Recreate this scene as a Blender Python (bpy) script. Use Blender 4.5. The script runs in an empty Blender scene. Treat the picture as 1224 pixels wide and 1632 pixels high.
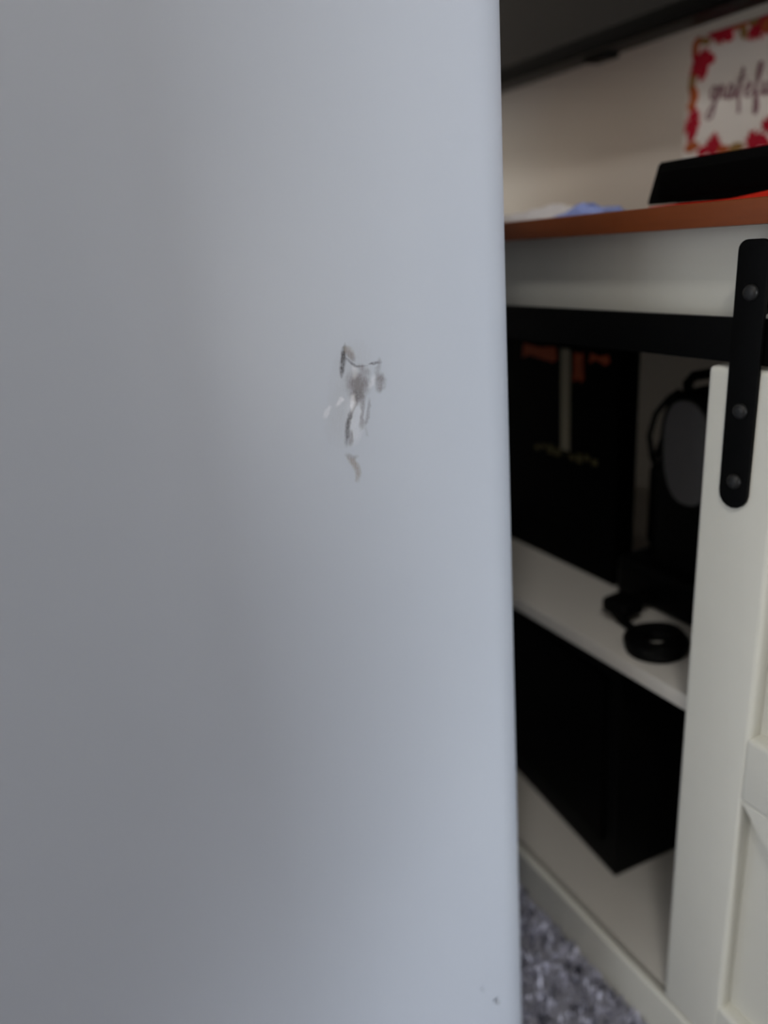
import bpy, bmesh, math, random
import numpy as np
from mathutils import Vector, Matrix
random.seed(7)
scn = bpy.context.scene
COL = scn.collection

# ------------------------------------------------------------------ camera
H = 0.76                       # camera height above the carpet
W_PX, H_PX, F_PX = 1224, 1632, 1175.94
FWD = Vector((0.4259, 0.8371, -0.3434)).normalized()
RIGHT = Vector((0.8747, -0.4781, -0.0792))
RIGHT = (RIGHT - FWD * RIGHT.dot(FWD)).normalized()
UP = RIGHT.cross(FWD)
cam_d = bpy.data.cameras.new('camera')
cam = bpy.data.objects.new('camera', cam_d)
COL.objects.link(cam)
cam.matrix_world = Matrix(((RIGHT.x, UP.x, -FWD.x, 0), (RIGHT.y, UP.y, -FWD.y, 0),
                           (RIGHT.z, UP.z, -FWD.z, H), (0, 0, 0, 1)))
cam_d.sensor_fit = 'HORIZONTAL'
cam_d.sensor_width = 36
cam_d.lens = F_PX / W_PX * 36
cam_d.clip_start = 0.01
cam_d.dof.use_dof = True
cam_d.dof.focus_distance = 0.425
cam_d.dof.aperture_fstop = cam_d.lens / 9.0
scn.camera = cam

# ------------------------------------------------------------------ world, lights, exposure
wd = bpy.data.worlds.new('world'); scn.world = wd
wd.use_nodes = True
wd.node_tree.nodes['Background'].inputs[0].default_value = (0.72, 0.82, 1.0, 1)
wd.node_tree.nodes['Background'].inputs[1].default_value = 1.0


def area(name, loc, rot, sx, sy, power, color):
    l = bpy.data.lights.new(name, 'AREA'); l.shape = 'RECTANGLE'
    l.size = sx; l.size_y = sy; l.energy = power; l.color = color
    o = bpy.data.objects.new(name, l); o.location = loc; o.rotation_euler = rot
    COL.objects.link(o)
    return o


PI = math.pi
# front window inferred from highlights, kept low to fit; left window added as fill
area('window_daylight', (.54, -2.56, .55), (PI / 2, 0, 0), .54, .9, 66, (0.94, 0.97, 1.0))
area('window_daylight_left', (-2.56, .2, .9), (PI / 2, 0, -PI / 2), 1.3, 1.7, 12, (0.95, 0.98, 1.0))
vs = scn.view_settings
vs.view_transform = 'Standard'; vs.look = 'None'; vs.gamma = 1; vs.use_curve_mapping = False
vs.exposure = 0.0
scn.cycles.max_bounces = 8
scn.cycles.transparent_max_bounces = 24

# ------------------------------------------------------------------ materials


def srgb(r, g, b):
    f = lambda c: c / 12.92 if c <= .04045 else ((c + .055) / 1.055) ** 2.4
    return (f(r / 255), f(g / 255), f(b / 255), 1)


def mat(name, col, rough=.5, spec=.5, noise=0, scale=20, bump=0, bscale=60, metal=0, stretch=(1, 1, 1), coat=0):
    """A Principled material with procedural colour variation and fine relief."""
    m = bpy.data.materials.new(name); m.use_nodes = True
    nt = m.node_tree; bs = nt.nodes['Principled BSDF']
    bs.inputs['Base Color'].default_value = col
    bs.inputs['Roughness'].default_value = rough
    bs.inputs['Metallic'].default_value = metal
    bs.inputs['Specular IOR Level'].default_value = spec
    bs.inputs['Coat Weight'].default_value = coat
    bs.inputs['Coat Roughness'].default_value = .28
    tc = nt.nodes.new('ShaderNodeTexCoord'); mp = nt.nodes.new('ShaderNodeMapping')
    mp.inputs['Scale'].default_value = stretch
    nt.links.new(tc.outputs['Object'], mp.inputs['Vector'])
    if noise:
        nz = nt.nodes.new('ShaderNodeTexNoise'); nz.inputs['Scale'].default_value = scale
        nz.inputs['Detail'].default_value = 4
        nt.links.new(mp.outputs['Vector'], nz.inputs['Vector'])
        mx = nt.nodes.new('ShaderNodeMix'); mx.data_type = 'RGBA'
        mx.inputs[6].default_value = tuple(c * (1 - noise) for c in col[:3]) + (1,)
        mx.inputs[7].default_value = tuple(min(1, c * (1 + noise)) for c in col[:3]) + (1,)
        nt.links.new(nz.outputs['Fac'], mx.inputs[0])
        nt.links.new(mx.outputs[2], bs.inputs['Base Color'])
    if bump:
        nb = nt.nodes.new('ShaderNodeTexNoise'); nb.inputs['Scale'].default_value = bscale
        nt.links.new(mp.outputs['Vector'], nb.inputs['Vector'])
        bp = nt.nodes.new('ShaderNodeBump'); bp.inputs['Strength'].default_value = bump
        bp.inputs['Distance'].default_value = .002
        nt.links.new(nb.outputs['Fac'], bp.inputs['Height'])
        nt.links.new(bp.outputs['Normal'], bs.inputs['Normal'])
    return m


M = dict(
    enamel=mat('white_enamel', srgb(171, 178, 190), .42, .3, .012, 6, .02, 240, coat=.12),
    paint=mat('antique_white_paint', srgb(214, 213, 203), .38, .4, .03, 30, .05, 120),
    inner=mat('cabinet_interior_laminate', srgb(200, 196, 188), .5, .3, .02, 20),
    wood=mat('brown_wood', srgb(122, 60, 22), .4, .4, .35, 14, .08, 60, stretch=(6, .7, 6)),
    iron=mat('black_iron', (.0015, .0015, .0015, 1), .5, .08, .2, 80, .1, 300),
    bolt=mat('worn_bolt_metal', (.012, .012, .012, 1), .4, .3, .2, 90),
    black=mat('black_matt_plastic', (.002, .002, .002, 1), .6, .06, .2, 60),
    gloss=mat('black_satin_plastic', (.002, .002, .002, 1), .4, .05, .1, 60),
    screen=mat('dark_screen', (.006, .0055, .006, 1), .22, .25, .05, 5),
    grey=mat('charcoal_grille', (.10, .098, .10, 1), .7, .2, .15, 300),
    rubber=mat('black_cable_rubber', (.002, .002, .002, 1), .55, .08, .2, 90),
    wall=mat('greige_wall_paint', srgb(228, 221, 210), .8, .2, .03, 10, .12, 160),
    ceil=mat('ceiling_paint', srgb(225, 224, 220), .9, .2, .02, 10),
    trimw=mat('white_trim_paint', srgb(225, 225, 222), .5, .3, .02, 20),
    carpet=mat('carpet_backing', srgb(150, 150, 160), .95, .1, .3, 120),
    paper=mat('white_paper', srgb(232, 228, 230), .8, .2, .03, 60, .1, 90),
    lilac=mat('lilac_blue_wrapper', srgb(150, 165, 222), .5, .3, .15, 60, .1, 90),
    red=mat('red_cloth', srgb(214, 48, 30), .85, .15, .12, 200, .1, 300),
    board=mat('white_canvas', srgb(236, 233, 228), .75, .2, .015, 300, .08, 900),
    ink=mat('mauve_ink', srgb(138, 104, 112), .8, .1, .1, 200),
    leafr=mat('crimson_leaf_print', srgb(176, 24, 48), .75, .2, .3, 90),
    leafo=mat('orange_leaf_print', srgb(178, 92, 50), .75, .2, .3, 90),
    leafb=mat('olive_brown_leaf_print', srgb(150, 118, 70), .75, .2, .3, 90),
    dcard=mat('black_printed_card', (.0012, .0011, .0011, 1), .6, .03, .3, 40),
    beige=mat('beige_print', srgb(150, 142, 120), .6, .2, .1, 60),
    orange=mat('orange_print', srgb(150, 60, 22), .6, .2, .5, 70),
    yellow=mat('dull_yellow_print', srgb(92, 84, 48), .6, .2, .4, 90),
    glass=None,
    sofa=mat('taupe_fabric', srgb(112, 104, 104), .9, .1, .15, 200, .2, 500),
    denim=mat('slate_blue_fabric', srgb(70, 82, 108), .9, .1, .12, 300, .2, 600),
    wool=mat('cream_fabric', srgb(235, 228, 214), .9, .1, .05, 200, .2, 400),
    legw=mat('dark_leg_wood', srgb(58, 38, 26), .5, .3, .2, 30, stretch=(8, 8, 1)),
)
g = bpy.data.materials.new('window_glass'); g.use_nodes = True
gb = g.node_tree.nodes['Principled BSDF']
gb.inputs['Transmission Weight'].default_value = 1; gb.inputs['Roughness'].default_value = .02
gb.inputs['IOR'].default_value = 1.1
M['glass'] = g


def worn(base):
    """The enamel again, with the worn colour carried by the patch's own attributes."""
    m = base.copy(); m.name = 'scuffed_enamel'; nt = m.node_tree; bs = nt.nodes['Principled BSDF']
    src = bs.inputs['Base Color'].links[0].from_socket
    a1 = nt.nodes.new('ShaderNodeAttribute'); a1.attribute_name = 'wear_colour'
    a2 = nt.nodes.new('ShaderNodeAttribute'); a2.attribute_name = 'wear'
    mx = nt.nodes.new('ShaderNodeMix'); mx.data_type = 'RGBA'
    nt.links.new(a2.outputs['Fac'], mx.inputs[0]); nt.links.new(src, mx.inputs[6]); nt.links.new(a1.outputs['Color'], mx.inputs[7])
    nt.links.new(mx.outputs[2], bs.inputs['Base Color'])
    mr = nt.nodes.new('ShaderNodeMapRange'); mr.inputs[3].default_value = bs.inputs['Roughness'].default_value; mr.inputs[4].default_value = .6
    nt.links.new(a2.outputs['Fac'], mr.inputs[0]); nt.links.new(mr.outputs[0], bs.inputs['Roughness'])
    return m


M['scuffed'] = worn(M['enamel'])

# ------------------------------------------------------------------ mesh helpers


def bx(bm, x0, x1, y0, y1, z0, z1, bev=0, seg=2):
    t = bmesh.new()
    vs_ = [t.verts.new((x, y, z)) for x in (x0, x1) for y in (y0, y1) for z in (z0, z1)]
    for f in ((0, 1, 3, 2), (4, 6, 7, 5), (0, 4, 5, 1), (2, 3, 7, 6), (0, 2, 6, 4), (1, 5, 7, 3)):
        t.faces.new([vs_[i] for i in f])
    if bev:
        bmesh.ops.bevel(t, geom=t.edges[:], offset=bev, segments=seg, affect='EDGES', profile=.6)
    merge(bm, t)


def merge(bm, t):
    me = bpy.data.meshes.new('tmp'); t.to_mesh(me); t.free()
    bm.from_mesh(me); bpy.data.meshes.remove(me)


def prism(bm, pts, axis, a0, a1, bev=0, seg=2):
    """Extrude a 2-D outline along an axis. axis x: pts are (y, z); y: (x, z); z: (x, y)."""
    t = bmesh.new()
    mk = {'x': lambda p, a: (a, p[0], p[1]), 'y': lambda p, a: (p[0], a, p[1]), 'z': lambda p, a: (p[0], p[1], a)}[axis]
    A = [t.verts.new(mk(p, a0)) for p in pts]; B = [t.verts.new(mk(p, a1)) for p in pts]
    n = len(pts)
    fa = t.faces.new(A); fb = t.faces.new(B)
    for i in range(n):
        t.faces.new((A[i], A[(i + 1) % n], B[(i + 1) % n], B[i]))
    bmesh.ops.recalc_face_normals(t, faces=t.faces[:])
    if bev:
        ed = [e for e in t.edges if (fa in e.link_faces or fb in e.link_faces)]
        bmesh.ops.bevel(t, geom=ed, offset=bev, segments=seg, affect='EDGES', profile=.6)
    merge(bm, t)


def tube(bm, path, r, n=10, closed=False):
    t = bmesh.new(); P = [Vector(p) for p in path]; N = len(P); rings = []
    prev = None
    for i, p in enumerate(P):
        if closed:
            d = P[(i + 1) % N] - P[i - 1]
        else:
            d = P[min(i + 1, N - 1)] - P[max(i - 1, 0)]
        d.normalize()
        if prev is None:
            u = d.orthogonal().normalized()
        else:
            u = (prev - d * prev.dot(d)).normalized()
        prev = u; v = d.cross(u)
        rr = r[i] if isinstance(r, (list, tuple)) else r
        rings.append([t.verts.new(p + (u * math.cos(2 * PI * k / n) + v * math.sin(2 * PI * k / n)) * rr) for k in range(n)])
    for i in range(N if closed else N - 1):
        a, b = rings[i], rings[(i + 1) % N]
        off = 0
        if closed and i == N - 1:
            off = min(range(n), key=lambda o: (b[o].co - a[0].co).length)
        for k in range(n):
            t.faces.new((a[k], a[(k + 1) % n], b[(k + 1 + off) % n], b[(k + off) % n]))
    if not closed:
        t.faces.new(rings[0][::-1]); t.faces.new(rings[-1])
    merge(bm, t)


def dome(bm, c, ax, r, h, n=16):
    """A domed round bolt head: base centre c, pointing along -x or other unit axis."""
    t = bmesh.new(); ax = Vector(ax); u = ax.orthogonal().normalized(); v = ax.cross(u); c = Vector(c)
    prof = [(1, 0), (1, .35), (.88, .65), (.6, .9), (.25, 1)]
    rings = [[t.verts.new(c + ax * (h * b) + (u * math.cos(2 * PI * k / n) + v * math.sin(2 * PI * k / n)) * (r * a)) for k in range(n)] for a, b in prof]
    for i in range(len(rings) - 1):
        for k in range(n):
            t.faces.new((rings[i][k], rings[i][(k + 1) % n], rings[i + 1][(k + 1) % n], rings[i + 1][k]))
    t.faces.new(rings[-1]); t.faces.new(rings[0][::-1])
    merge(bm, t)


def rrect(y0, y1, z0, z1, r, n=6, top=True, bot=True):
    pts = []
    for (cy, cz, a0, on) in ((y1 - r, z1 - r, 0, top), (y0 + r, z1 - r, PI / 2, top), (y0 + r, z0 + r, PI, bot), (y1 - r, z0 + r, 1.5 * PI, bot)):
        for k in range(n + 1):
            a = a0 + PI / 2 * k / n
            pts.append((cy + r * math.cos(a), cz + r * math.sin(a)))
    return pts


# ------------------------------------------------------------------ object helpers
ORIGIN = {}


def thing(name, loc, label, cat, group=None):
    o = bpy.data.objects.new(name, None); o.location = loc; o.empty_display_size = .05
    COL.objects.link(o); o['label'] = label; o['category'] = cat
    if group:
        o['group'] = group
    ORIGIN[o.name] = Vector(loc)
    return o


def obj(name, bm, m, parent=None, loc=None, smooth=True, label=None):
    """Link a bmesh given in room coordinates as one object, under a thing or a part."""
    bmesh.ops.recalc_face_normals(bm, faces=bm.faces[:])
    org = ORIGIN[parent.name] if parent else Vector(loc or (0, 0, 0))
    bmesh.ops.translate(bm, verts=bm.verts[:], vec=-org)
    me = bpy.data.meshes.new(name); bm.to_mesh(me); bm.free()
    me.materials.append(m)
    if smooth:
        for p in me.polygons:
            p.use_smooth = True
        me.set_sharp_from_angle(angle=math.radians(35))
    o = bpy.data.objects.new(name, me); COL.objects.link(o)
    if parent:
        o.parent = parent
    else:
        o.location = org
    ORIGIN[o.name] = org
    if label:
        o['label'] = label
    return o


def struct(name, bm, m, parent=None):
    o = obj(name, bm, m, parent, smooth=False); o['kind'] = 'structure'
    return o


def tag(o, label, cat, group=None):
    o['label'] = label; o['category'] = cat
    if group:
        o['group'] = group
    return o


# ------------------------------------------------------------------ the room
XW, XL, YF, YB, ZC = .85, -2.6, -2.6, 2.3, 2.8
b = bmesh.new(); bx(b, XL - .1, XW + .1, YF - .1, YB + .1, -.06, 0); struct('floor', b, M['carpet'])
b = bmesh.new(); bx(b, XL - .1, XW + .1, YF - .1, YB + .1, ZC, ZC + .1); struct('ceiling', b, M['ceil'])
b = bmesh.new(); bx(b, XL - .1, XW, YB, YB + .1, 0, ZC); struct('wall_back', b, M['wall'])


def win_wall(name, axis, pos, lo, hi, w0, w1, z0, z1, n):
    """A wall with one window opening and the window that sits in it."""
    b = bmesh.new()

    def slab(bm, a0, a1, c0, c1, d0=-.1, d1=0, bev=0):
        if pos > 0:
            d0, d1 = -d1, -d0
        if axis == 'y':
            bx(bm, a0, a1, pos + d0, pos + d1, c0, c1, bev)
        else:
            bx(bm, pos + d0, pos + d1, a0, a1, c0, c1, bev)
    slab(b, lo, w0, 0, ZC); slab(b, w1, hi, 0, ZC); slab(b, w0, w1, 0, z0); slab(b, w0, w1, z1, ZC)
    struct(name, b, M['wall'])
    b = bmesh.new(); f = .05
    slab(b, w0, w0 + f, z0, z1, -.08, -.02, .004); slab(b, w1 - f, w1, z0, z1, -.08, -.02, .004)
    slab(b, w0, w1, z0, z0 + f, -.08, -.02, .004); slab(b, w0, w1, z1 - f, z1, -.08, -.02, .004)
    slab(b, w0, w1, (z0 + z1) / 2 - .02, (z0 + z1) / 2 + .02, -.07, -.03, .003)
    wf = struct('window_%d' % n, b, M['trimw'])
    b = bmesh.new(); slab(b, w0 + f, w1 - f, z0 + f, z1 - f, -.052, -.048)
    obj('window_pane', b, M['glass'], wf, smooth=False)
    b = bmesh.new(); slab(b, w0 - .04, w1 + .04, z0 - .03, z0, -.1, .05, .004)
    obj('window_sill', b, M['trimw'], wf, smooth=False)


b = bmesh.new(); bx(b, XW, XW + .1, YF - .1, YB + .1, 0, ZC); struct('wall_right', b, M['wall'])
win_wall('wall_front', 'y', YF, XL, XW, .23, .84, .06, 1.04, 1)  # opening kept low to suit the light on the panel
win_wall('wall_left', 'x', XL, YF, YB, -.5, .9, .03, 1.8, 2)  # unseen left window added to carry the fill light
b = bmesh.new(); bx(b, XW - .014, XW, YF, YB, 0, .09, .004); struct('baseboard_right', b, M['trimw'])
b = bmesh.new(); bx(b, XL, XW - .014, YB - .014, YB, 0, .09, .004); struct('baseboard_back', b, M['trimw'])

# ------------------------------------------------------------------ the white freezer in front
FY, FX0, FZ0, FZ1 = .38, -.33, .03, 1.30
frz = thing('freezer', (-.02, FY + .29, 0), 'large glossy white freezer cabinet with scratched front panel filling the left of the view', 'freezer')


def freezer_outline():
    """Plan outline: flat face, a slow bulge and then a tight round corner on the right."""
    pts = [(0.0, 0.0)]
    ang = 0; p = Vector((0, 0))
    segs = [(.052, 9, 10), (None, 68, 20), (.02, 13, 6)]
    for L, da, n in segs:
        da = math.radians(da)
        if L is None:
            L = .047 * da
        for k in range(n):
            ang += da / n
            p = p + Vector((math.cos(ang - da / n / 2), math.sin(ang - da / n / 2))) * (L / n)
            pts.append((p.x, p.y))
    return pts


pf = freezer_outline()
K = .7625                                  # silhouette direction x = K*y seen from the camera
need = min((K * (FY + y) - x) for x, y in pf)
right = [(x + need, y + FY) for x, y in pf]
xr = right[-1][0]
outline = [(FX0 + .02, FY), *right, (xr, .93), (xr - .02, .95), (FX0 + .02, .95), (FX0, .93)]
for k in range(5):
    a = PI + PI / 2 * k / 4
    outline.append((FX0 + .02 + .02 * math.cos(a), FY + .02 + .02 * math.sin(a)))
outline.pop(0)
b = bmesh.new(); prism(b, outline, 'z', FZ0, FZ1, .006)
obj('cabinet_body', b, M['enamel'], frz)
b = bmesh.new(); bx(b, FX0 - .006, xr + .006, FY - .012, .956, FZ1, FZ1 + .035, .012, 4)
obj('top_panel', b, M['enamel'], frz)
for fx in (FX0 + .06, xr - .09):
    for fy in (FY + .07, .88):
        b = bmesh.new()
        prism(b, [(fx + .02 * math.cos(2 * PI * k / 16), fy + .02 * math.sin(2 * PI * k / 16)) for k in range(16)], 'z', 0.0, FZ0, .003)
        obj('foot', b, M['black'], frz)

ORGC = Vector((0, 0, H))


def ray(u, v):
    return FWD * F_PX + RIGHT * (u - W_PX / 2) + UP * (H_PX / 2 - v)


def on_face(u, v, off):
    r = ray(u, v)
    return ORGC + r * ((FY - off) / r.y)


def sc(x, y):
    return 490 + x / 6.044, 520 + y / 6.044


STROKES = []


def scratch(pts, col, strength):
    """Queue one worn mark. pts: (x, y, width) along the mark; it fades towards its rim and ends."""
    C = []
    for i in range(len(pts) - 1):
        p0 = pts[max(i - 1, 0)]; p1 = pts[i]; p2 = pts[i + 1]; p3 = pts[min(i + 2, len(pts) - 1)]
        for s in range(10):
            t = s / 10
            C.append(tuple(.5 * ((2 * p1[j]) + (-p0[j] + p2[j]) * t + (2 * p0[j] - 5 * p1[j] + 4 * p2[j] - p3[j]) * t * t
                                 + (-p0[j] + 3 * p1[j] - 3 * p2[j] + p3[j]) * t ** 3) for j in range(3)))
    C.append(tuple(float(c) for c in pts[-1]))
    STROKES.append((C, col, strength))


def worn_patch(name, x0, x1, y0, y1, step, label):
    """A thin skin on the panel, cut to the worn area, coloured by the queued marks."""
    nx, ny = int((x1 - x0) / step) + 1, int((y1 - y0) / step) + 1
    X, Y = np.meshgrid(x0 + step * np.arange(nx), y0 + step * np.arange(ny))
    rng = np.random.RandomState(4)

    def vnoise(sc_x, sc_y):
        gx, gy = X / sc_x, Y / sc_y
        gx = gx - gx.min(); gy = gy - gy.min()
        g = rng.rand(int(gy.max()) + 3, int(gx.max()) + 3)
        ix, iy = gx.astype(int), gy.astype(int); fx, fy = gx - ix, gy - iy
        fx = fx * fx * (3 - 2 * fx); fy = fy * fy * (3 - 2 * fy)
        return (g[iy, ix] * (1 - fx) + g[iy, ix + 1] * fx) * (1 - fy) + (g[iy + 1, ix] * (1 - fx) + g[iy + 1, ix + 1] * fx) * fy
    wob_x, wob_y = vnoise(28, 28) - .5, vnoise(28, 28) - .5
    streak = .62 + .38 * vnoise(9, 55) + .25 * (vnoise(14, 14) - .5)
    XX, YY = X + wob_x * 14, Y + wob_y * 14
    colr = np.zeros((ny, nx, 3)); al = np.zeros((ny, nx))
    for C, c, stg in STROKES:
        best = np.zeros((ny, nx)); n = len(C)
        for i, (px, py, w) in enumerate(C):
            e = min(1, .25 + 3.5 * min(i, n - 1 - i) / n)
            d = np.hypot(XX - px, YY - py) / (w * .66)
            a = np.clip(1.15 - d, 0, 1); a = a * a * (3 - 2 * a) * e
            best = np.maximum(best, a)
        a = np.clip(best * stg * streak * 1.15, 0, 1)
        cc = np.array(c[:3])
        tot = a + al * (1 - a)
        k = np.where(tot > 1e-5, a / np.maximum(tot, 1e-5), 0)[..., None]
        colr = colr * (1 - k) + cc * k; al = tot
    keep = al > .045
    bm = bmesh.new(); V = {}; order = []

    def vert(i, j):
        if (i, j) not in V:
            V[(i, j)] = bm.verts.new(on_face(*sc(X[i, j], Y[i, j]), .00012)); order.append((i, j))
        return V[(i, j)]
    for i in range(ny - 1):
        for j in range(nx - 1):
            if keep[i, j] or keep[i + 1, j] or keep[i, j + 1] or keep[i + 1, j + 1]:
                bm.faces.new((vert(i, j), vert(i + 1, j), vert(i + 1, j + 1), vert(i, j + 1)))
    o = obj(name, bm, M['scuffed'], frz, smooth=False, label=label)
    at = o.data.attributes.new('wear', 'FLOAT', 'POINT'); ac = o.data.attributes.new('wear_colour', 'FLOAT_COLOR', 'POINT')
    at.data.foreach_set('value', [float(max(0, (al[p] - .02))) for p in order])
    ac.data.foreach_set('color', [float(v) for p in order for v in (*colr[p], 1)])
    STROKES.clear()
    return o


D_, G_, T_, W_ = srgb(58, 56, 58), srgb(118, 116, 120), srgb(134, 127, 120), srgb(252, 252, 255)
scratch([(300, 1100, 300), (330, 800, 280), (420, 500, 380), (480, 200, 300)], T_, .16)
scratch([(470, 720, 170), (470, 900, 170), (450, 1120, 120)], W_, .16)
scratch([(480, 480, 150), (487, 540, 215), (487, 600, 190), (480, 680, 110), (478, 740, 60)], G_, 1.0)
scratch([(430, 545, 110), (490, 550, 150), (550, 550, 110)], G_, .55)
scratch([(490, 640, 90), (480, 680, 90), (470, 730, 60)], D_, .3)
scratch([(362, 170, 22), (352, 250, 52), (345, 330, 58), (336, 420, 44), (325, 500, 22)], D_, .9)
scratch([(365, 200, 40), (400, 240, 70), (440, 310, 60)], T_, .7)
scratch([(380, 230, 30), (420, 290, 60), (450, 330, 40)], G_, .6)
scratch([(360, 300, 22), (430, 360, 28), (490, 385, 28), (575, 380, 20)], D_, .6)
scratch([(500, 380, 50), (545, 415, 70), (590, 450, 50)], G_, .5)
scratch([(585, 362, 18), (640, 355, 30), (700, 345, 34)], D_, .62)
scratch([(690, 310, 34), (690, 370, 44), (676, 430, 60), (672, 490, 50)], G_, .45)
scratch([(706, 470, 70), (702, 545, 100), (696, 625, 60)], G_, .8)
scratch([(470, 690, 40), (450, 780, 34), (420, 860, 36), (400, 930, 30)], G_, .75)
scratch([(412, 810, 26), (396, 920, 46), (386, 1020, 52), (376, 1150, 50)], D_, .72)
scratch([(425, 1000, 26), (424, 1070, 40), (415, 1150, 40)], G_, .8)
scratch([(525, 640, 60), (530, 740, 48), (528, 860, 34), (515, 990, 50)], G_, .7)
scratch([(588, 700, 34), (588, 800, 40), (572, 900, 42), (530, 960, 60)], G_, .6)
scratch([(380, 1235, 50), (430, 1265, 60), (480, 1250, 40)], G_, .45)
scratch([(400, 1270, 60), (450, 1320, 70), (485, 1400, 60), (480, 1490, 50)], T_, .75)
scratch([(560, 970, 30), (580, 1060, 30)], G_, .25)
scratch([(285, 760, 40), (320, 720, 50), (335, 695, 34)], W_, .3)
scratch([(160, 880, 40), (190, 820, 52), (215, 770, 34)], W_, .26)
scratch([(440, 660, 40), (440, 730, 50), (430, 820, 26)], W_, .34)
scratch([(440, 390, 40), (460, 440, 70), (450, 500, 34)], W_, .2)
scratch([(600, 590, 40), (625, 540, 50), (640, 470, 34)], W_, .2)
worn_patch('scratch', 110, 800, 120, 1520, 5, 'grey and brown scuff marks with pale chips')
# tiny specks near the bottom right of the panel
for (px, py, r_) in ((793.7, 1598, 13), (770, 1578, 11)):
    x, y = (px - 490) * 6.044, (py - 520) * 6.044
    scratch([(x, y - r_, r_ * 1.6), (x, y, r_ * 2), (x, y + r_, r_ * 1.6)], srgb(110, 108, 110), .9 if r_ == 13 else .4)
    worn_patch('speck', x - 30, x + 30, y - 36, y + 36, 4, 'tiny dark speck')

# ------------------------------------------------------------------ the media console
CY0, CY1 = -.12, 1.02                       # ends of the console along the wall
con = thing('media_console', (.63, .45, 0), 'white farmhouse media console with brown wood top and sliding barn door on black track', 'cabinet')
XF = .428                                   # front of the plinth
XBODY = .452                                # front of apron, shelf and sides
b = bmesh.new(); bx(b, .424, .842, CY0 - .015, CY1 + .015, .7515, .7670, .0025); obj('tabletop', b, M['wood'], con)
b = bmesh.new(); bx(b, XBODY, XBODY + .018, CY0, CY1, .672, .7515, .001); obj('apron', b, M['paint'], con)
prof = [(XF, 0), (.470, 0), (.470, .040), (.4415, .040), (.4360, .040), (.4360, .0565), (.4350, .0575), (.4300, .0575), (XF, .0555)]
b = bmesh.new(); prism(b, prof, 'y', CY0, CY1); obj('plinth', b, M['paint'], con)
b = bmesh.new(); bx(b, .4415, .83, CY0 + .018, CY1 - .018, .0401, .0575, .0012); obj('bottom_board', b, M['inner'], con)
b = bmesh.new(); bx(b, XBODY + .004, .83, .205, CY1 - .018, .3625, .378, .0012); obj('shelf', b, M['inner'], con)
b = bmesh.new(); bx(b, XBODY + .004, .83, CY0 + .018, .187, .3625, .378, .0012); obj('shelf', b, M['inner'], con)
b = bmesh.new(); bx(b, .83, .836, CY0, CY1, .0, .7515); obj('back_panel', b, M['inner'], con)
for (y0, y1) in ((CY0, CY0 + .018), (CY1 - .018, CY1)):
    b = bmesh.new(); bx(b, XBODY + .0005, .83, y0, y1, .0401, .7515, .001); obj('side_panel', b, M['paint'], con)
b = bmesh.new(); bx(b, XBODY + .004, .83, .187, .205, .0575, .7515, .001); obj('divider', b, M['inner'], con)

# black track with its stand-off bolts
b = bmesh.new(); bx(b, .4325, .4370, CY0 + .05, CY1 - .05, .6665, .6955, .0008)
trk = obj('track_rail', b, M['iron'], con)
for y in (-.04, .16, .80):
    b = bmesh.new(); dome(b, (.4325, y, .681), (-1, 0, 0), .0055, .004)
    tube(b, [(.437, y, .681), (XBODY, y, .681)], .006, 12)
    obj('standoff_bolt', b, M['bolt'], trk)

# sliding barn door
DX, DT = .4300, .020                        # front face, thickness
DYL, DYR, DZ0, DZ1 = .3415, .0235, .0585, .6635
SW = .0580
bare = bmesh.new(); bx(bare, DX + .013, DX + .017, DYR + .03, DYL - .03, DZ0 + .03, DZ1 - .03)
door = obj('sliding_door', bare, M['paint'], con)
CH = .0042
for (ya, yb) in ((DYL - SW, DYL), (DYR, DYR + SW)):
    b = bmesh.new(); bx(b, DX, DX + DT, ya, yb, DZ0, DZ1, CH, 3); obj('stile', b, M['paint'], door)
ZM0, ZM1 = .3345, .3930
for (za, zb) in ((DZ0, .1095), (ZM0, ZM1), (DZ1 - SW, DZ1)):
    b = bmesh.new(); bx(b, DX + .0003, DX + DT, DYR + SW - .003, DYL - SW + .003, za, zb, CH, 3); obj('rail', b, M['paint'], door)
yl, yr = DYL - SW + .004, DYR + SW - .004
bw = .052
z_t, z_b = ZM0 + .001, .1085
pts = [(yl, z_t), (yl - bw, z_t + .003), (yr, z_b + .03), (yr, z_b), (yr + .012, z_b)]
b = bmesh.new(); prism(b, pts, 'x', DX + .0006, DX + DT - .001, CH, 3); obj('brace', b, M['paint'], door)
for yc in (.3125, .052):
    b = bmesh.new()
    r_ = .0108
    out = []
    for k in range(9):                     # round lower end
        a = PI + PI * k / 8
        out.append((yc + r_ * math.cos(a), .5795 + r_ * math.sin(a)))
    rc = .0062
    for k in range(6):
        a = PI / 2 * k / 5
        out.append((yc + r_ - rc + rc * math.cos(a), .7435 - rc + rc * math.sin(a)))
    for k in range(6):
        a = PI / 2 + PI / 2 * k / 5
        out.append((yc - r_ + rc + rc * math.cos(a), .7435 - rc + rc * math.sin(a)))
    prism(b, out, 'x', .4268, .4299, .0006)
    obj('hanger_strap', b, M['iron'], door, label='black iron hanger strap with rounded lower end')
    for zz in (.712, .637, .5885):
        b = bmesh.new(); dome(b, (.4268, yc - .001, zz), (-1, 0, 0), .0052, .0035); obj('bolt', b, M['bolt'], door)
    b = bmesh.new()
    tube(b, [(.4300, yc, .7060), (.4315, yc, .7060), (.4322, yc, .7060), (.4374, yc, .7060), (.4380, yc, .7060)], [.004, .004, .0102, .0102, .0085], 20)
    obj('roller', b, M['iron'], door)

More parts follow.
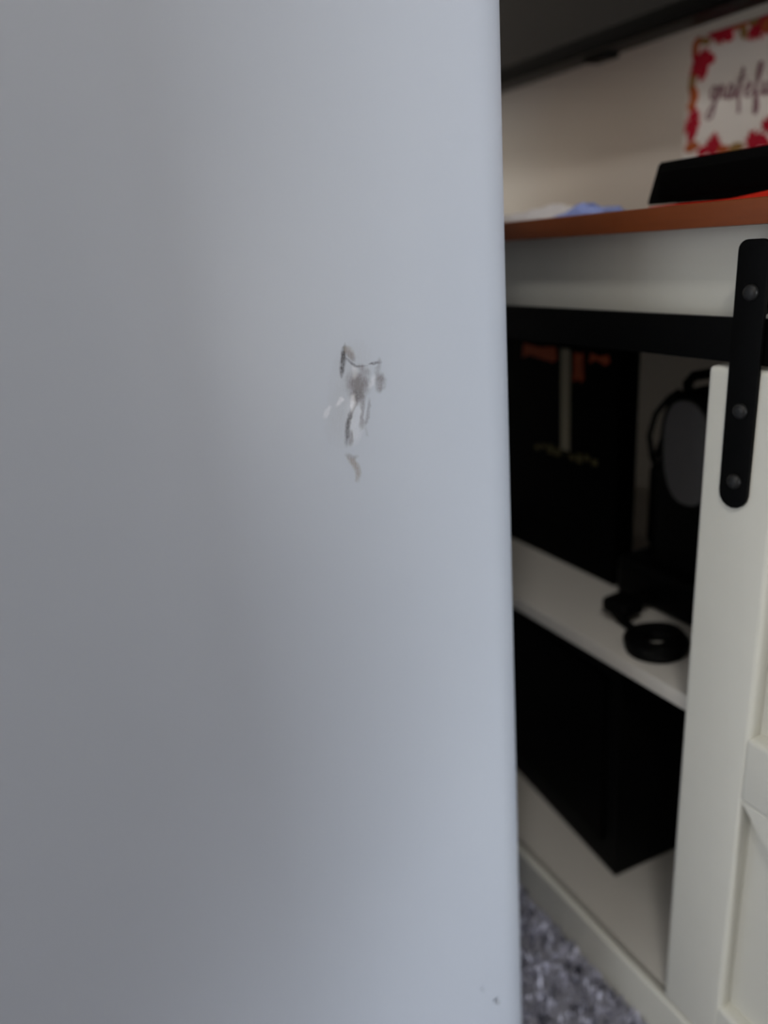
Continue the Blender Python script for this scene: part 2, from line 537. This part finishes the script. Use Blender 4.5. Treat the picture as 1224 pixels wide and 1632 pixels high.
# ------------------------------------------------------------------ inside the console: upper shelf
ZS = .378
bxt = thing('flat_box', (.565, .64, ZS), 'tall black printed box with beige stripe standing at the back of the upper shelf', 'box')
b = bmesh.new(); bx(b, .557, .585, .546, .745, ZS, .640, .0015); obj('carton', b, M['dcard'], bxt)
b = bmesh.new()
for (y0, y1, z0, z1) in ((.6185, .6330, .520, .6345),):
    bx(b, .5562, .5571, y0, y1, z0, z1, .0003)
obj('printed_stripe', b, M['beige'], bxt, label='beige vertical stripe')
b = bmesh.new()
for (y0, y1, z0, z1) in ((.640, .700, .618, .6355), (.597, .614, .600, .6330), (.560, .590, .6220, .6335)):
    pts = [(y0, z0 + .004), (y0 + .006, z0), (y1 - .01, z0 + .005), (y1, z0), (y1 - .002, z1), ((y0 + y1) / 2, z1 - .003), (y0 + .002, z1)]
    prism(b, pts, 'x', .5564, .5571)
obj('printed_picture', b, M['orange'], bxt, label='orange patches along the upper edge')
b = bmesh.new()
for k in range(9):
    y = .575 + k * .012
    bx(b, .5566, .5571, y, y + .008, .512 + .003 * math.sin(k * 2), .519 + .003 * math.sin(k * 1.3))
obj('printed_band', b, M['yellow'], bxt, label='dull yellow band across the lower middle')

dev = thing('portable_device', (.60, .475, ZS), 'black portable device with grey oval front and carry handle behind the door strap', 'appliance')


def superell(cy, cz, ry, rz, e=2.6, n=36, skew=0):
    o = []
    for k in range(n):
        a = 2 * PI * k / n; c, s = math.cos(a), math.sin(a)
        y = ry * abs(c) ** (2 / e) * (1 if c > 0 else -1); z = rz * abs(s) ** (2 / e) * (1 if s > 0 else -1)
        o.append((cy + y + skew * z, cz + z))
    return o


b = bmesh.new(); prism(b, superell(.4665, .492, .0385, .1135, 4), 'x', .565, .66, .012, 4)
obj('housing', b, M['black'], dev)
b = bmesh.new(); prism(b, superell(.4655, .5475, .0270, .0510, 2.5, skew=.06), 'x', .5625, .5680, .002, 3)
obj('front_panel', b, M['grey'], dev, label='grey oval front panel')
b = bmesh.new()
hp = [(.60, .497, .585), (.60, .4985, .606), (.60, .492, .6135), (.60, .475, .6175), (.60, .455, .6235), (.60, .438, .6270), (.60, .428, .620), (.60, .430, .590)]
tube(b, hp, .0052, 10); obj('handle', b, M['black'], dev)
b = bmesh.new(); dome(b, (.60, .441, .622), (0, 0, 1), .012, .012); obj('knob', b, M['black'], dev)
b = bmesh.new(); bx(b, .545, .68, .418, .535, ZS, .425, .014, 4); obj('base', b, M['gloss'], dev)
b = bmesh.new(); bx(b, .60, .70, .498, .548, .415, .515, .016, 4); obj('side_pod', b, M['black'], dev)
b = bmesh.new()
tube(b, [(.59, .499, .600), (.585, .508, .592), (.58, .519, .575), (.578, .524, .552), (.58, .521, .53), (.59, .518, .505)], .0028, 8)
tube(b, [(.592, .497, .580), (.588, .506, .566), (.585, .514, .548), (.585, .521, .53), (.59, .526, .505)], .0024, 8)
obj('loose_strap', b, M['rubber'], dev)

cb = bmesh.new()
cyx, cyy = .4945, .4285
loops = []
for i in range(6):
    jr = .0142 + .0050 * (i % 3) + random.uniform(-.001, .001)
    jz = ZS + .0042 + .0044 * (i // 3)
    ph = random.uniform(0, 6)
    loop = []
    for k in range(28):
        a = 2 * PI * k / 28
        loop.append((cyx + jr * 1.12 * math.cos(a) + .0012 * math.sin(2 * a + ph), cyy + jr * math.sin(a) + .0012 * math.cos(3 * a + ph), jz + .0012 * math.sin(a + ph)))
    tube(cb, loop, .0048, 8, True)
tail = [(cyx - .012, cyy + .022, ZS + .006), (.497, .462, ZS + .006), (.500, .480, ZS + .007), (.508, .497, ZS + .006), (.518, .505, ZS + .006), (.530, .500, ZS + .006), (.536, .488, ZS + .006)]
tube(cb, tail, .0045, 8)
ccoil = tag(obj('coiled_cable', cb, M['rubber'], loc=(cyx, cyy, ZS)), 'black power cable wound in a small ring at the front of the shelf', 'cable')
b = bmesh.new(); bx(b, .492, .522, .468, .500, ZS + .0108, ZS + .027, .006, 3)
bx(b, .515, .545, .476, .494, ZS + .012, ZS + .024, .005, 3)
obj('plug_block', b, M['black'], ccoil)

# lower compartment: black box speaker
spk = thing('subwoofer', (.57, .56, .0575), 'big black box speaker on the bottom board of the open compartment', 'speaker')
c0, c1, c2 = Vector((.4905, .4660)), Vector((.5080, .6430)), Vector((.5800, .4525))
ey = (c1 - c0).normalized(); ex = Vector((ey.y, -ey.x))
ln, dp = .30, .235


def quad(a, bq, inset=0):
    return [tuple(c0 + ey * p + ex * q) for p, q in ((a + inset, inset), (bq - inset, inset), (bq - inset, dp - inset), (a + inset, dp - inset))]


b = bmesh.new(); prism(b, quad(0, ln), 'z', .0705, .335, .004); obj('enclosure', b, M['black'], spk)
b = bmesh.new(); prism(b, quad(0, ln, .004), 'z', .0575, .0705, .002); obj('foot_plate', b, M['gloss'], spk)
b = bmesh.new()
gq = [tuple(c0 + ey * p + ex * q) for p, q in ((.02, -.004), (ln - .02, -.004), (ln - .02, .001), (.02, .001))]
prism(b, gq, 'z', .100, .315, .0015); obj('grille', b, M['dcard'], spk)

# ------------------------------------------------------------------ on top of the console
ZT = .7670
b = bmesh.new()
# folded red cloth
N = 26
rows = []
for layer in (0, 1):
    for i in range(N + 1):
        y = .452 - i * .0150
        row = []
        for j in range(7):
            x = .4860 + j * .0165
            w = .0012 * math.sin(i * 1.1 + j) + .0010 * math.sin(i * .5 + 2 * j)
            lump = .0030 * math.exp(-((y - .343) / .022) ** 2) * math.exp(-((x - .488) / .012) ** 2)
            row.append(b.verts.new((x + .002 * math.sin(i * .7), y, ZT + .0004 + layer * (.0012 + .2 * w + lump))))
        rows.append(row)
for l0 in (0, N + 1):
    for i in range(N):
        for j in range(6):
            b.faces.new((rows[l0 + i][j], rows[l0 + i + 1][j], rows[l0 + i + 1][j + 1], rows[l0 + i][j + 1]))
T0, B0 = rows[N + 1:], rows[:N + 1]
for i in range(N):
    b.faces.new((B0[i][0], B0[i + 1][0], T0[i + 1][0], T0[i][0])); b.faces.new((B0[i][6], B0[i + 1][6], T0[i + 1][6], T0[i][6]))
for j in range(6):
    b.faces.new((B0[0][j], B0[0][j + 1], T0[0][j + 1], T0[0][j])); b.faces.new((B0[N][j], B0[N][j + 1], T0[N][j + 1], T0[N][j]))
tag(obj('folded_cloth', b, M['red'], loc=(.53, .26, ZT)), 'red folded cloth under the black sound box on the wood top', 'cloth')

sb = thing('sound_bar', (.55, .26, ZT + .0065), 'low black sound box with sloped end in front of the leaf sign', 'speaker')
t = bmesh.new()
zb, zt = ZT + .0034, .8018
yA, yB = .4725, .04                        # left and right ends at the base
B = [t.verts.new(p) for p in ((.505, yA, zb), (.505, yB, zb), (.590, yB, zb), (.590, yA, zb))]
Tp = [t.verts.new(p) for p in ((.512, yA - .0045, zt), (.512, yB + .0045, zt), (.585, yB + .0045, zt), (.585, yA - .0045, zt))]
t.faces.new(B[::-1]); t.faces.new(Tp)
for i in range(4):
    t.faces.new((B[i], B[(i + 1) % 4], Tp[(i + 1) % 4], Tp[i]))
bmesh.ops.bevel(t, geom=t.edges[:], offset=.0015, segments=2, affect='EDGES')
obj('housing', t, M['black'], sb)
t = bmesh.new()
bx(t, .5035, .5075, yB + .012, yA - .014, zb + .004, zb + .024, .001)
obj('speaker_cloth', t, M['dcard'], sb)
for y in (yA - .03, yB + .03):
    t = bmesh.new(); bx(t, .515, .58, y - .008, y + .008, ZT + .0026, zb + .001, .0004); obj('foot', t, M['rubber'], sb)


def crumple(y0, y1, x0, x1, h, seed, edge):
    bm = bmesh.new(); rnd = random.Random(seed); ny, nx = 18, 10
    top, bot = [], []
    for i in range(ny + 1):
        rt, rb = [], []
        for j in range(nx + 1):
            u, v = i / ny, j / nx
            y = y0 + (y1 - y0) * u + rnd.uniform(-.002, .002); x = x0 + (x1 - x0) * v + rnd.uniform(-.002, .002)
            e = min(1, 5 * min(u, 1 - u)) * min(1, 4 * min(v, 1 - v))
            z = ZT + .0012 + e * h * (.45 + .35 * math.sin(u * 9 + seed) * math.cos(v * 6) + rnd.uniform(-.22, .3)) * edge(u)
            rt.append(bm.verts.new((x, y, z))); rb.append(bm.verts.new((x, y, ZT + .0003)))
        top.append(rt); bot.append(rb)
    for i in range(ny):
        for j in range(nx):
            bm.faces.new((top[i][j], top[i + 1][j], top[i + 1][j + 1], top[i][j + 1]))
            bm.faces.new((bot[i][j], bot[i][j + 1], bot[i + 1][j + 1], bot[i + 1][j]))
    for i in range(ny):
        bm.faces.new((top[i][0], bot[i][0], bot[i + 1][0], top[i + 1][0])); bm.faces.new((top[i][nx], top[i + 1][nx], bot[i + 1][nx], bot[i][nx]))
    for j in range(nx):
        bm.faces.new((top[0][j], top[0][j + 1], bot[0][j + 1], bot[0][j])); bm.faces.new((top[ny][j], bot[ny][j], bot[ny][j + 1], top[ny][j + 1]))
    return bm


tag(obj('crumpled_paper', crumple(.562, .78, .47, .60, .013, 3, lambda u: 1.2 - .5 * u), M['paper'], loc=(.545, .67, ZT), smooth=False),
    'crumpled white tissue paper at the far end of the wood top', 'paper')
tag(obj('plastic_wrapper', crumple(.523, .560, .48, .545, .0105, 5, lambda u: 1.0), M['lilac'], loc=(.53, .556, ZT), smooth=False),
    'small lilac blue wrapper beside the crumpled tissue paper', 'wrapper')

# leaf-bordered sign leaning against the wall
SY0, SY1, SZ0, SZ1 = .6930, .558, ZT, .9530     # left, right, foot, top in the sign's own plane
XS = .80
LEAN = .06
sign = thing('sign', (XS, (SY0 + SY1) / 2, ZT), 'white canvas sign with red autumn leaf border and script lettering below the television', 'sign')


def sp(y, z, off):
    """A point on the face of the leaning board."""
    return Vector((XS + (z - ZT - .10) * LEAN - off, y, z))


def sign_hit(u, v):
    """Where the sign's face lies for one measured spot of the print."""
    r = ray(u, v)
    a = (XS + (H - ZT - .10) * LEAN) / (r.x - LEAN * r.z)
    p = ORGC + r * a
    return p.y, p.z


b = bmesh.new()
t = bmesh.new()
fr = [t.verts.new(sp(y, z, o)) for y in (SY0, SY1) for z in (SZ0 + .001, SZ1) for o in (0, -.016)]
for f in ((0, 1, 3, 2), (4, 6, 7, 5), (0, 4, 5, 1), (2, 3, 7, 6), (0, 2, 6, 4), (1, 5, 7, 3)):
    t.faces.new([fr[i] for i in f])
bmesh.ops.bevel(t, geom=t.edges[:], offset=.0012, segments=2, affect='EDGES')
obj('canvas_board', t, M['board'], sign)

MAPLE = [(0, -1), (.10, -.45), (.62, -.62), (.5, -.32), (1.0, -.05), (.78, .06), (.86, .42), (.5, .28), (.42, .42), (.55, .82), (.28, .66),
         (0, 1.12), (-.28, .66), (-.55, .82), (-.42, .42), (-.5, .28), (-.86, .42), (-.78, .06), (-1.0, -.05), (-.5, -.32), (-.62, -.62), (-.10, -.45)]
OVAL = [(.55 * math.sin(2 * PI * k / 10) * (1 - .25 * math.cos(2 * PI * k / 10)), math.cos(2 * PI * k / 10)) for k in range(10)]
NL = [0]


def leaf(y, z, size, rot, m, shape):
    NL[0] += 1
    off = .0004 + .00005 * (NL[0] % 12)
    t = bmesh.new(); f0, f1 = [], []
    for (px, pz) in shape:
        yy = y + size * (px * math.cos(rot) - pz * math.sin(rot)); zz = z + size * (px * math.sin(rot) + pz * math.cos(rot))
        yy = min(max(yy, SY1 + .0015), SY0 - .0015); zz = min(max(zz, SZ0 + .003), SZ1 - .0015)
        f0.append(t.verts.new(sp(yy, zz, off))); f1.append(t.verts.new(sp(yy, zz, -.0003)))
    n = len(f0)
    cy = t.verts.new(sp(min(max(y, SY1 + .002), SY0 - .002), min(max(z, SZ0 + .004), SZ1 - .002), off + .0001))
    for i in range(n):
        t.faces.new((f0[i], f0[(i + 1) % n], cy)); t.faces.new((f0[i], f1[i], f1[(i + 1) % n], f0[(i + 1) % n]))
    obj('printed_leaf', t, m, sign, smooth=False)


R_, O_, Bn = M['leafr'], M['leafo'], M['leafb']
# measured spots (u, v, half-size in mm, angle, material, shape)
for (u, v, s, a, m, shp) in (
        (1112, 66, 7, .5, O_, OVAL), (1107, 80, 8, 2.6, O_, OVAL), (1116, 100, 13, .7, R_, MAPLE), (1130, 92, 8, -1.0, R_, OVAL), (1108, 112, 9, 2.3, R_, MAPLE),
        (1121, 118, 7, 3.6, R_, OVAL), (1103, 132, 8, .2, Bn, OVAL), (1106, 150, 9, -.3, O_, OVAL), (1104, 164, 8, .4, O_, OVAL),
        (1106, 186, 8, .1, R_, MAPLE), (1102, 200, 11, 2.9, R_, MAPLE), (1104, 214, 8, .6, R_, OVAL), (1103, 234, 9, 1.5, O_, OVAL),
        (1122, 240, 8, 1.4, R_, OVAL), (1137, 228, 9, .1, R_, MAPLE), (1140, 238, 8, 1.3, R_, OVAL), (1154, 238, 7, 1.6, O_, OVAL), (1174, 235, 8, 1.5, Bn, OVAL),
        (1200, 226, 11, 1.2, R_, MAPLE), (1214, 224, 9, 2.0, R_, OVAL), (1226, 200, 9, .4, R_, MAPLE),
        (1140, 50, 10, .6, R_, MAPLE), (1155, 48, 12, 2.2, R_, MAPLE), (1160, 58, 7, 2.2, R_, OVAL), (1180, 36, 9, 1.4, O_, OVAL), (1190, 30, 8, 1.9, O_, MAPLE),
        (1186, 52, 6, 2.8, Bn, OVAL), (1203, 48, 9, 2.4, R_, MAPLE), (1208, 28, 8, 1.2, Bn, OVAL), (1222, 40, 11, .3, R_, MAPLE), (1222, 20, 10, 1.3, R_, MAPLE), (1125, 66, 6, 1.9, Bn, OVAL)):
    y, z = sign_hit(u, v)
    leaf(y, z, s * 1.22 / 1000, a, m, shp)
# the rest of the border, beyond the frame on the right and along the foot
for k in range(6):
    leaf(SY0 - .02 - k * .021, SZ0 + .016 + .005 * math.sin(k * 2.1), .012, k * 1.3, (R_, O_, R_, Bn)[k % 4], (MAPLE, OVAL)[k % 2])
for k in range(7):
    leaf(SY1 + .013, SZ0 + .03 + k * .025, .012, k * 1.1, (R_, O_, R_, Bn)[k % 4], (MAPLE, OVAL)[k % 2])
for k in range(2):
    leaf(SY1 + .016 + k * .017, SZ1 - .012, .012, k * 1.7, (R_, O_, R_, Bn)[k % 4], (MAPLE, OVAL)[k % 2])

# brush-script word: strokes of (u, v, width in mm)
b = bmesh.new()


def stroke(pts, wid):
    P = []
    for i in range(len(pts) - 1):
        p0 = pts[max(i - 1, 0)]; p1 = pts[i]; p2 = pts[i + 1]; p3 = pts[min(i + 2, len(pts) - 1)]
        for s in range(5):
            t_ = s / 5
            P.append(tuple(.5 * (2 * p1[j] + (p2[j] - p0[j]) * t_ + (2 * p0[j] - 5 * p1[j] + 4 * p2[j] - p3[j]) * t_ ** 2 + (3 * p1[j] - p0[j] - 3 * p2[j] + p3[j]) * t_ ** 3) for j in range(2)))
    P.append(pts[-1])
    rows = []
    for i, p in enumerate(P):
        a = P[max(i - 1, 0)]; d = P[min(i + 1, len(P) - 1)]
        ty, tz = d[0] - a[0], d[1] - a[1]; L = math.hypot(ty, tz) or 1
        ny, nz = -tz / L, ty / L
        w = wid * (.55 + .55 * abs(tz / L)) / 2
        rows.append([b.verts.new(sp(p[0] + ny * w, p[1] + nz * w, .0005)), b.verts.new(sp(p[0] - ny * w, p[1] - nz * w, .0005)),
                     b.verts.new(sp(p[0] - ny * w, p[1] - nz * w, -.0002)), b.verts.new(sp(p[0] + ny * w, p[1] + nz * w, -.0002))])
    for i in range(len(rows) - 1):
        for k in range(4):
            b.faces.new((rows[i][k], rows[i][(k + 1) % 4], rows[i + 1][(k + 1) % 4], rows[i + 1][k]))
    b.faces.new(rows[0]); b.faces.new(rows[-1][::-1])


# letter skeletons in units: x advance, z height (x-height 1), joined as handwriting
LET = dict(
    g=([[(.75, .85), (.4, 1.0), (.1, .6), (.2, .15), (.55, .15), (.8, .9), (.7, -.2), (.45, -1.15), (.05, -1.35), (-.1, -1.0), (.5, -.3), (1.0, .15)]], 1.0),
    r=([[(0, .15), (.2, .95), (.3, 1.0), (.5, .85), (.55, .4), (.6, .1), (.95, .2)]], .95),
    a=([[(.75, .85), (.4, 1.0), (.08, .55), (.2, .05), (.5, .1), (.75, .9), (.75, .2), (.95, .05), (1.1, .2)]], 1.1),
    t=([[(0, .2), (.35, 1.1), (.55, 2.1), (.45, 1.2), (.35, .2), (.5, -.6), (.55, -1.1)], [(.0, 1.25), (.5, 1.35), (1.0, 1.4)]], .95),
    e=([[(0, .35), (.45, .55), (.6, .85), (.4, 1.0), (.1, .6), (.2, .1), (.55, .05), (.9, .3)]], .9),
    f=([[(0, .2), (.4, .9), (.7, 1.9), (.6, 2.3), (.4, 1.9), (.35, .6), (.4, -.8), (.55, -1.25), (.75, -.8), (.55, .05), (1.0, .2)]], 1.0),
    u=([[(0, .3), (.15, .95), (.15, .25), (.35, .02), (.65, .4), (.8, .95), (.78, .2), (.95, .05), (1.1, .2)]], 1.1),
    l=([[(0, .2), (.45, 1.2), (.6, 2.1), (.4, 2.2), (.25, 1.2), (.25, .25), (.5, .05), (.8, .3)]], .8),
)
gy, gz = sign_hit(1131, 161)
hy, hz = sign_hit(1222, 124)
sx = .0122
pen = 0
slope = -.18
for ch in 'grateful':
    strokes, adv = LET[ch]
    for st in strokes:
        stroke([(gy - (pen + x) * sx * .93, gz + .0003 + z * .0140 + (pen + x) * sx * .93 * slope * .55) for x, z in st], .0030)
    pen += adv
lett = obj('lettering', b, M['ink'], sign, smooth=False, label='mauve brush script lettering')

# ------------------------------------------------------------------ television on the wall
tv = thing('television', (.76, .80, .952), 'large black flat television above the console with its lower edge seen from beneath', 'television')
TY0, TY1 = .02, 1.25
TZ = .9565
b = bmesh.new(); bx(b, .735, .785, TY0, TY1, TZ, TZ + .71, .004, 3); obj('casing', b, M['gloss'], tv)
b = bmesh.new(); bx(b, .7335, .736, TY0 + .010, TY1 - .010, TZ + .018, TZ + .70, .0006); obj('screen', b, M['screen'], tv)
b = bmesh.new(); bx(b, .7325, .7345, TY0 + .003, TY1 - .003, TZ + .002, TZ + .018, .0006); obj('bezel', b, M['gloss'], tv)
b = bmesh.new(); bx(b, .758, .782, .783, .822, TZ - .005, TZ + .002, .002, 3); obj('sensor_bump', b, M['gloss'], tv)
b = bmesh.new(); bx(b, .785, XW - .002, .50, .78, TZ + .2, TZ + .5, .003); obj('wall_bracket', b, M['black'], tv)

# ------------------------------------------------------------------ carpet pile
me = bpy.data.meshes.new('carpet_pile'); vv, ff = [], []
rc_ = random.Random(11)
for i in range(15000):
    x, y = rc_.uniform(.10, .427), rc_.uniform(.02, 1.1)
    if x < .305 and y > .36:
        continue
    # clumps: pile leans towards clump centres so that gaps open between
    k = math.sin(x * 310 + 2.0 * math.sin(y * 190)) * math.sin(y * 270 + 1.7 * math.sin(x * 230))
    hgt = .0085 + .0045 * k + rc_.uniform(-.002, .002)
    a = rc_.uniform(0, 6.28); ln_ = rc_.uniform(.002, .006); w = rc_.uniform(.0012, .0022)
    tx, ty = min(x + ln_ * math.cos(a), .4272), y + ln_ * math.sin(a)
    px, py = -math.sin(a) * w, math.cos(a) * w
    s = len(vv)
    vv += [(x + px, y + py, 0), (x - px, y - py, 0), (min((x + tx) / 2 + px, .4275), (y + ty) / 2 + py, hgt * .75),
           ((x + tx) / 2 - px if (x + tx) / 2 - px < .4275 else .4275, (y + ty) / 2 - py, hgt * .75), (tx, ty, hgt)]
    ff += [(s, s + 1, s + 3, s + 2), (s + 2, s + 3, s + 4)]
me.from_pydata(vv, [], ff)
pm = mat('grey_carpet_yarn', srgb(118, 118, 130), .95, .1)
nt = pm.node_tree; bs = nt.nodes['Principled BSDF']
nz = nt.nodes.new('ShaderNodeTexNoise'); nz.inputs['Scale'].default_value = 55; nz.inputs['Detail'].default_value = 3
tc = [n for n in nt.nodes if n.type == 'TEX_COORD'][0]
nt.links.new(tc.outputs['Object'], nz.inputs['Vector'])
cr = nt.nodes.new('ShaderNodeValToRGB')
cr.color_ramp.elements[0].position = .37; cr.color_ramp.elements[0].color = srgb(44, 44, 58)
cr.color_ramp.elements[1].position = .55; cr.color_ramp.elements[1].color = srgb(195, 195, 212)
nt.links.new(nz.outputs['Fac'], cr.inputs[0]); nt.links.new(cr.outputs[0], bs.inputs['Base Color'])
me.materials.append(pm)
cp = bpy.data.objects.new('carpet_pile', me); COL.objects.link(cp)
cp['kind'] = 'stuff'; cp['label'] = 'shaggy grey carpet pile with dark flecks in front of the console'; cp['category'] = 'carpet'

# ------------------------------------------------------------------ added unseen props: chair shades the panel's left side, throw meant for its reflections
ch = thing('armchair', (-.10, -.45, 0), 'taupe armchair behind the viewer, mirrored in the glossy panel', 'armchair')
b = bmesh.new(); bx(b, -.36, .05, -.66, -.20, .012, .30, .02, 3); obj('seat_frame', b, M['sofa'], ch)
b = bmesh.new(); bx(b, -.33, .035, -.55, -.19, .302, .40, .03, 4); obj('seat_cushion', b, M['sofa'], ch)
b = bmesh.new(); prism(b, [(-.40, .012), (.19, .012), (.20, .25), (.325, .42), (.33, 1.12), (.31, 1.18), (.25, 1.2), (-.36, 1.2), (-.42, 1.18), (-.44, 1.12), (-.43, .6)], 'y', -.74, -.55, .045, 4); obj('backrest', b, M['sofa'], ch)  # outline shaped to block window light from the panel's left side
for (x0, x1) in ((-.46, -.365), (.04, .105)):
    b = bmesh.new(); bx(b, x0, x1, -.66, -.21, .012, .56, .03, 4); obj('armrest', b, M['sofa'], ch)
for x in (-.36, .06):
    for y in (-.26, -.66):
        b = bmesh.new(); tube(b, [(x, y, 0), (x, y, .02)], [.014, .022], 12); obj('leg', b, M['legw'], ch)
def disc_stack(prof, cx, cy, n=32):
    bm = bmesh.new()
    rings = [[bm.verts.new((cx + r * math.cos(2 * PI * k / n), cy + r * math.sin(2 * PI * k / n), z)) for k in range(n)] for r, z in prof]
    for i in range(len(rings) - 1):
        for k in range(n):
            bm.faces.new((rings[i][k], rings[i][(k + 1) % n], rings[i + 1][(k + 1) % n], rings[i + 1][k]))
    bm.faces.new(rings[0][::-1]); bm.faces.new(rings[-1])
    return bm


th = thing('throw_blanket', (-.12, -.30, .40), 'slate blue throw with cream hem hanging over the front of the armchair seat', 'blanket')
def drape(pts, x0, x1, th_):
    bm = bmesh.new(); rows = []
    n = 16
    for i, (y, z) in enumerate(pts):
        row = []
        for k in range(n + 1):
            u = k / n
            row.append((x0 + (x1 - x0) * u, y - .004 * math.sin(u * 17) * min(1, i / 4), z))
        rows.append(row)
    A = [[bm.verts.new(p) for p in r_] for r_ in rows]
    B = [[bm.verts.new((p[0], p[1] + (th_ if i >= 4 else 0), p[2] + (th_ if i < 5 else 0))) for p in r_] for i, r_ in enumerate(rows)]
    m_ = len(rows) - 1
    for i in range(m_):
        for k in range(n):
            bm.faces.new((A[i][k], A[i + 1][k], A[i + 1][k + 1], A[i][k + 1])); bm.faces.new((B[i][k], B[i][k + 1], B[i + 1][k + 1], B[i + 1][k]))
        bm.faces.new((A[i][0], B[i][0], B[i + 1][0], A[i + 1][0])); bm.faces.new((A[i][n], A[i + 1][n], B[i + 1][n], B[i][n]))
    for k in range(n):
        bm.faces.new((A[0][k], A[0][k + 1], B[0][k + 1], B[0][k])); bm.faces.new((A[m_][k], B[m_][k], B[m_][k + 1], A[m_][k + 1]))
    return bm
dr = [(-.50, .402), (-.40, .402), (-.30, .402), (-.22, .403), (-.188, .402), (-.179, .393), (-.177, .370), (-.177, .345), (-.177, .318)]
obj('cloth', drape(dr, -.34, .032, .006), M['denim'], th)
b = bmesh.new(); bx(b, -.341, .033, -.183, -.168, .285, .318, .003); obj('hem', b, M['wool'], th, label='cream hem')

# unseen ceiling lights added as fill for the panel and console
for (x, y, wat) in ((-1.0, -1.2, 20), (-1.5, .75, 19)):
    sz = .36 if y < 0 else .9
    cl = thing('ceiling_light', (x, y, ZC), 'round flush ceiling light ' + ('above the freezer side' if y > 0 else 'behind the viewer'), 'light')
    obj('lamp_base', disc_stack([(sz * .52, ZC - .03), (sz * .55, ZC - .02), (sz * .55, ZC - .001), (.05, ZC - .0005)], x, y), M['trimw'], cl)
    area('ceiling_lamp', (x, y, ZC - .035), (0, 0, 0), sz * .95, sz * .95, wat, (1.0, .97, .93))
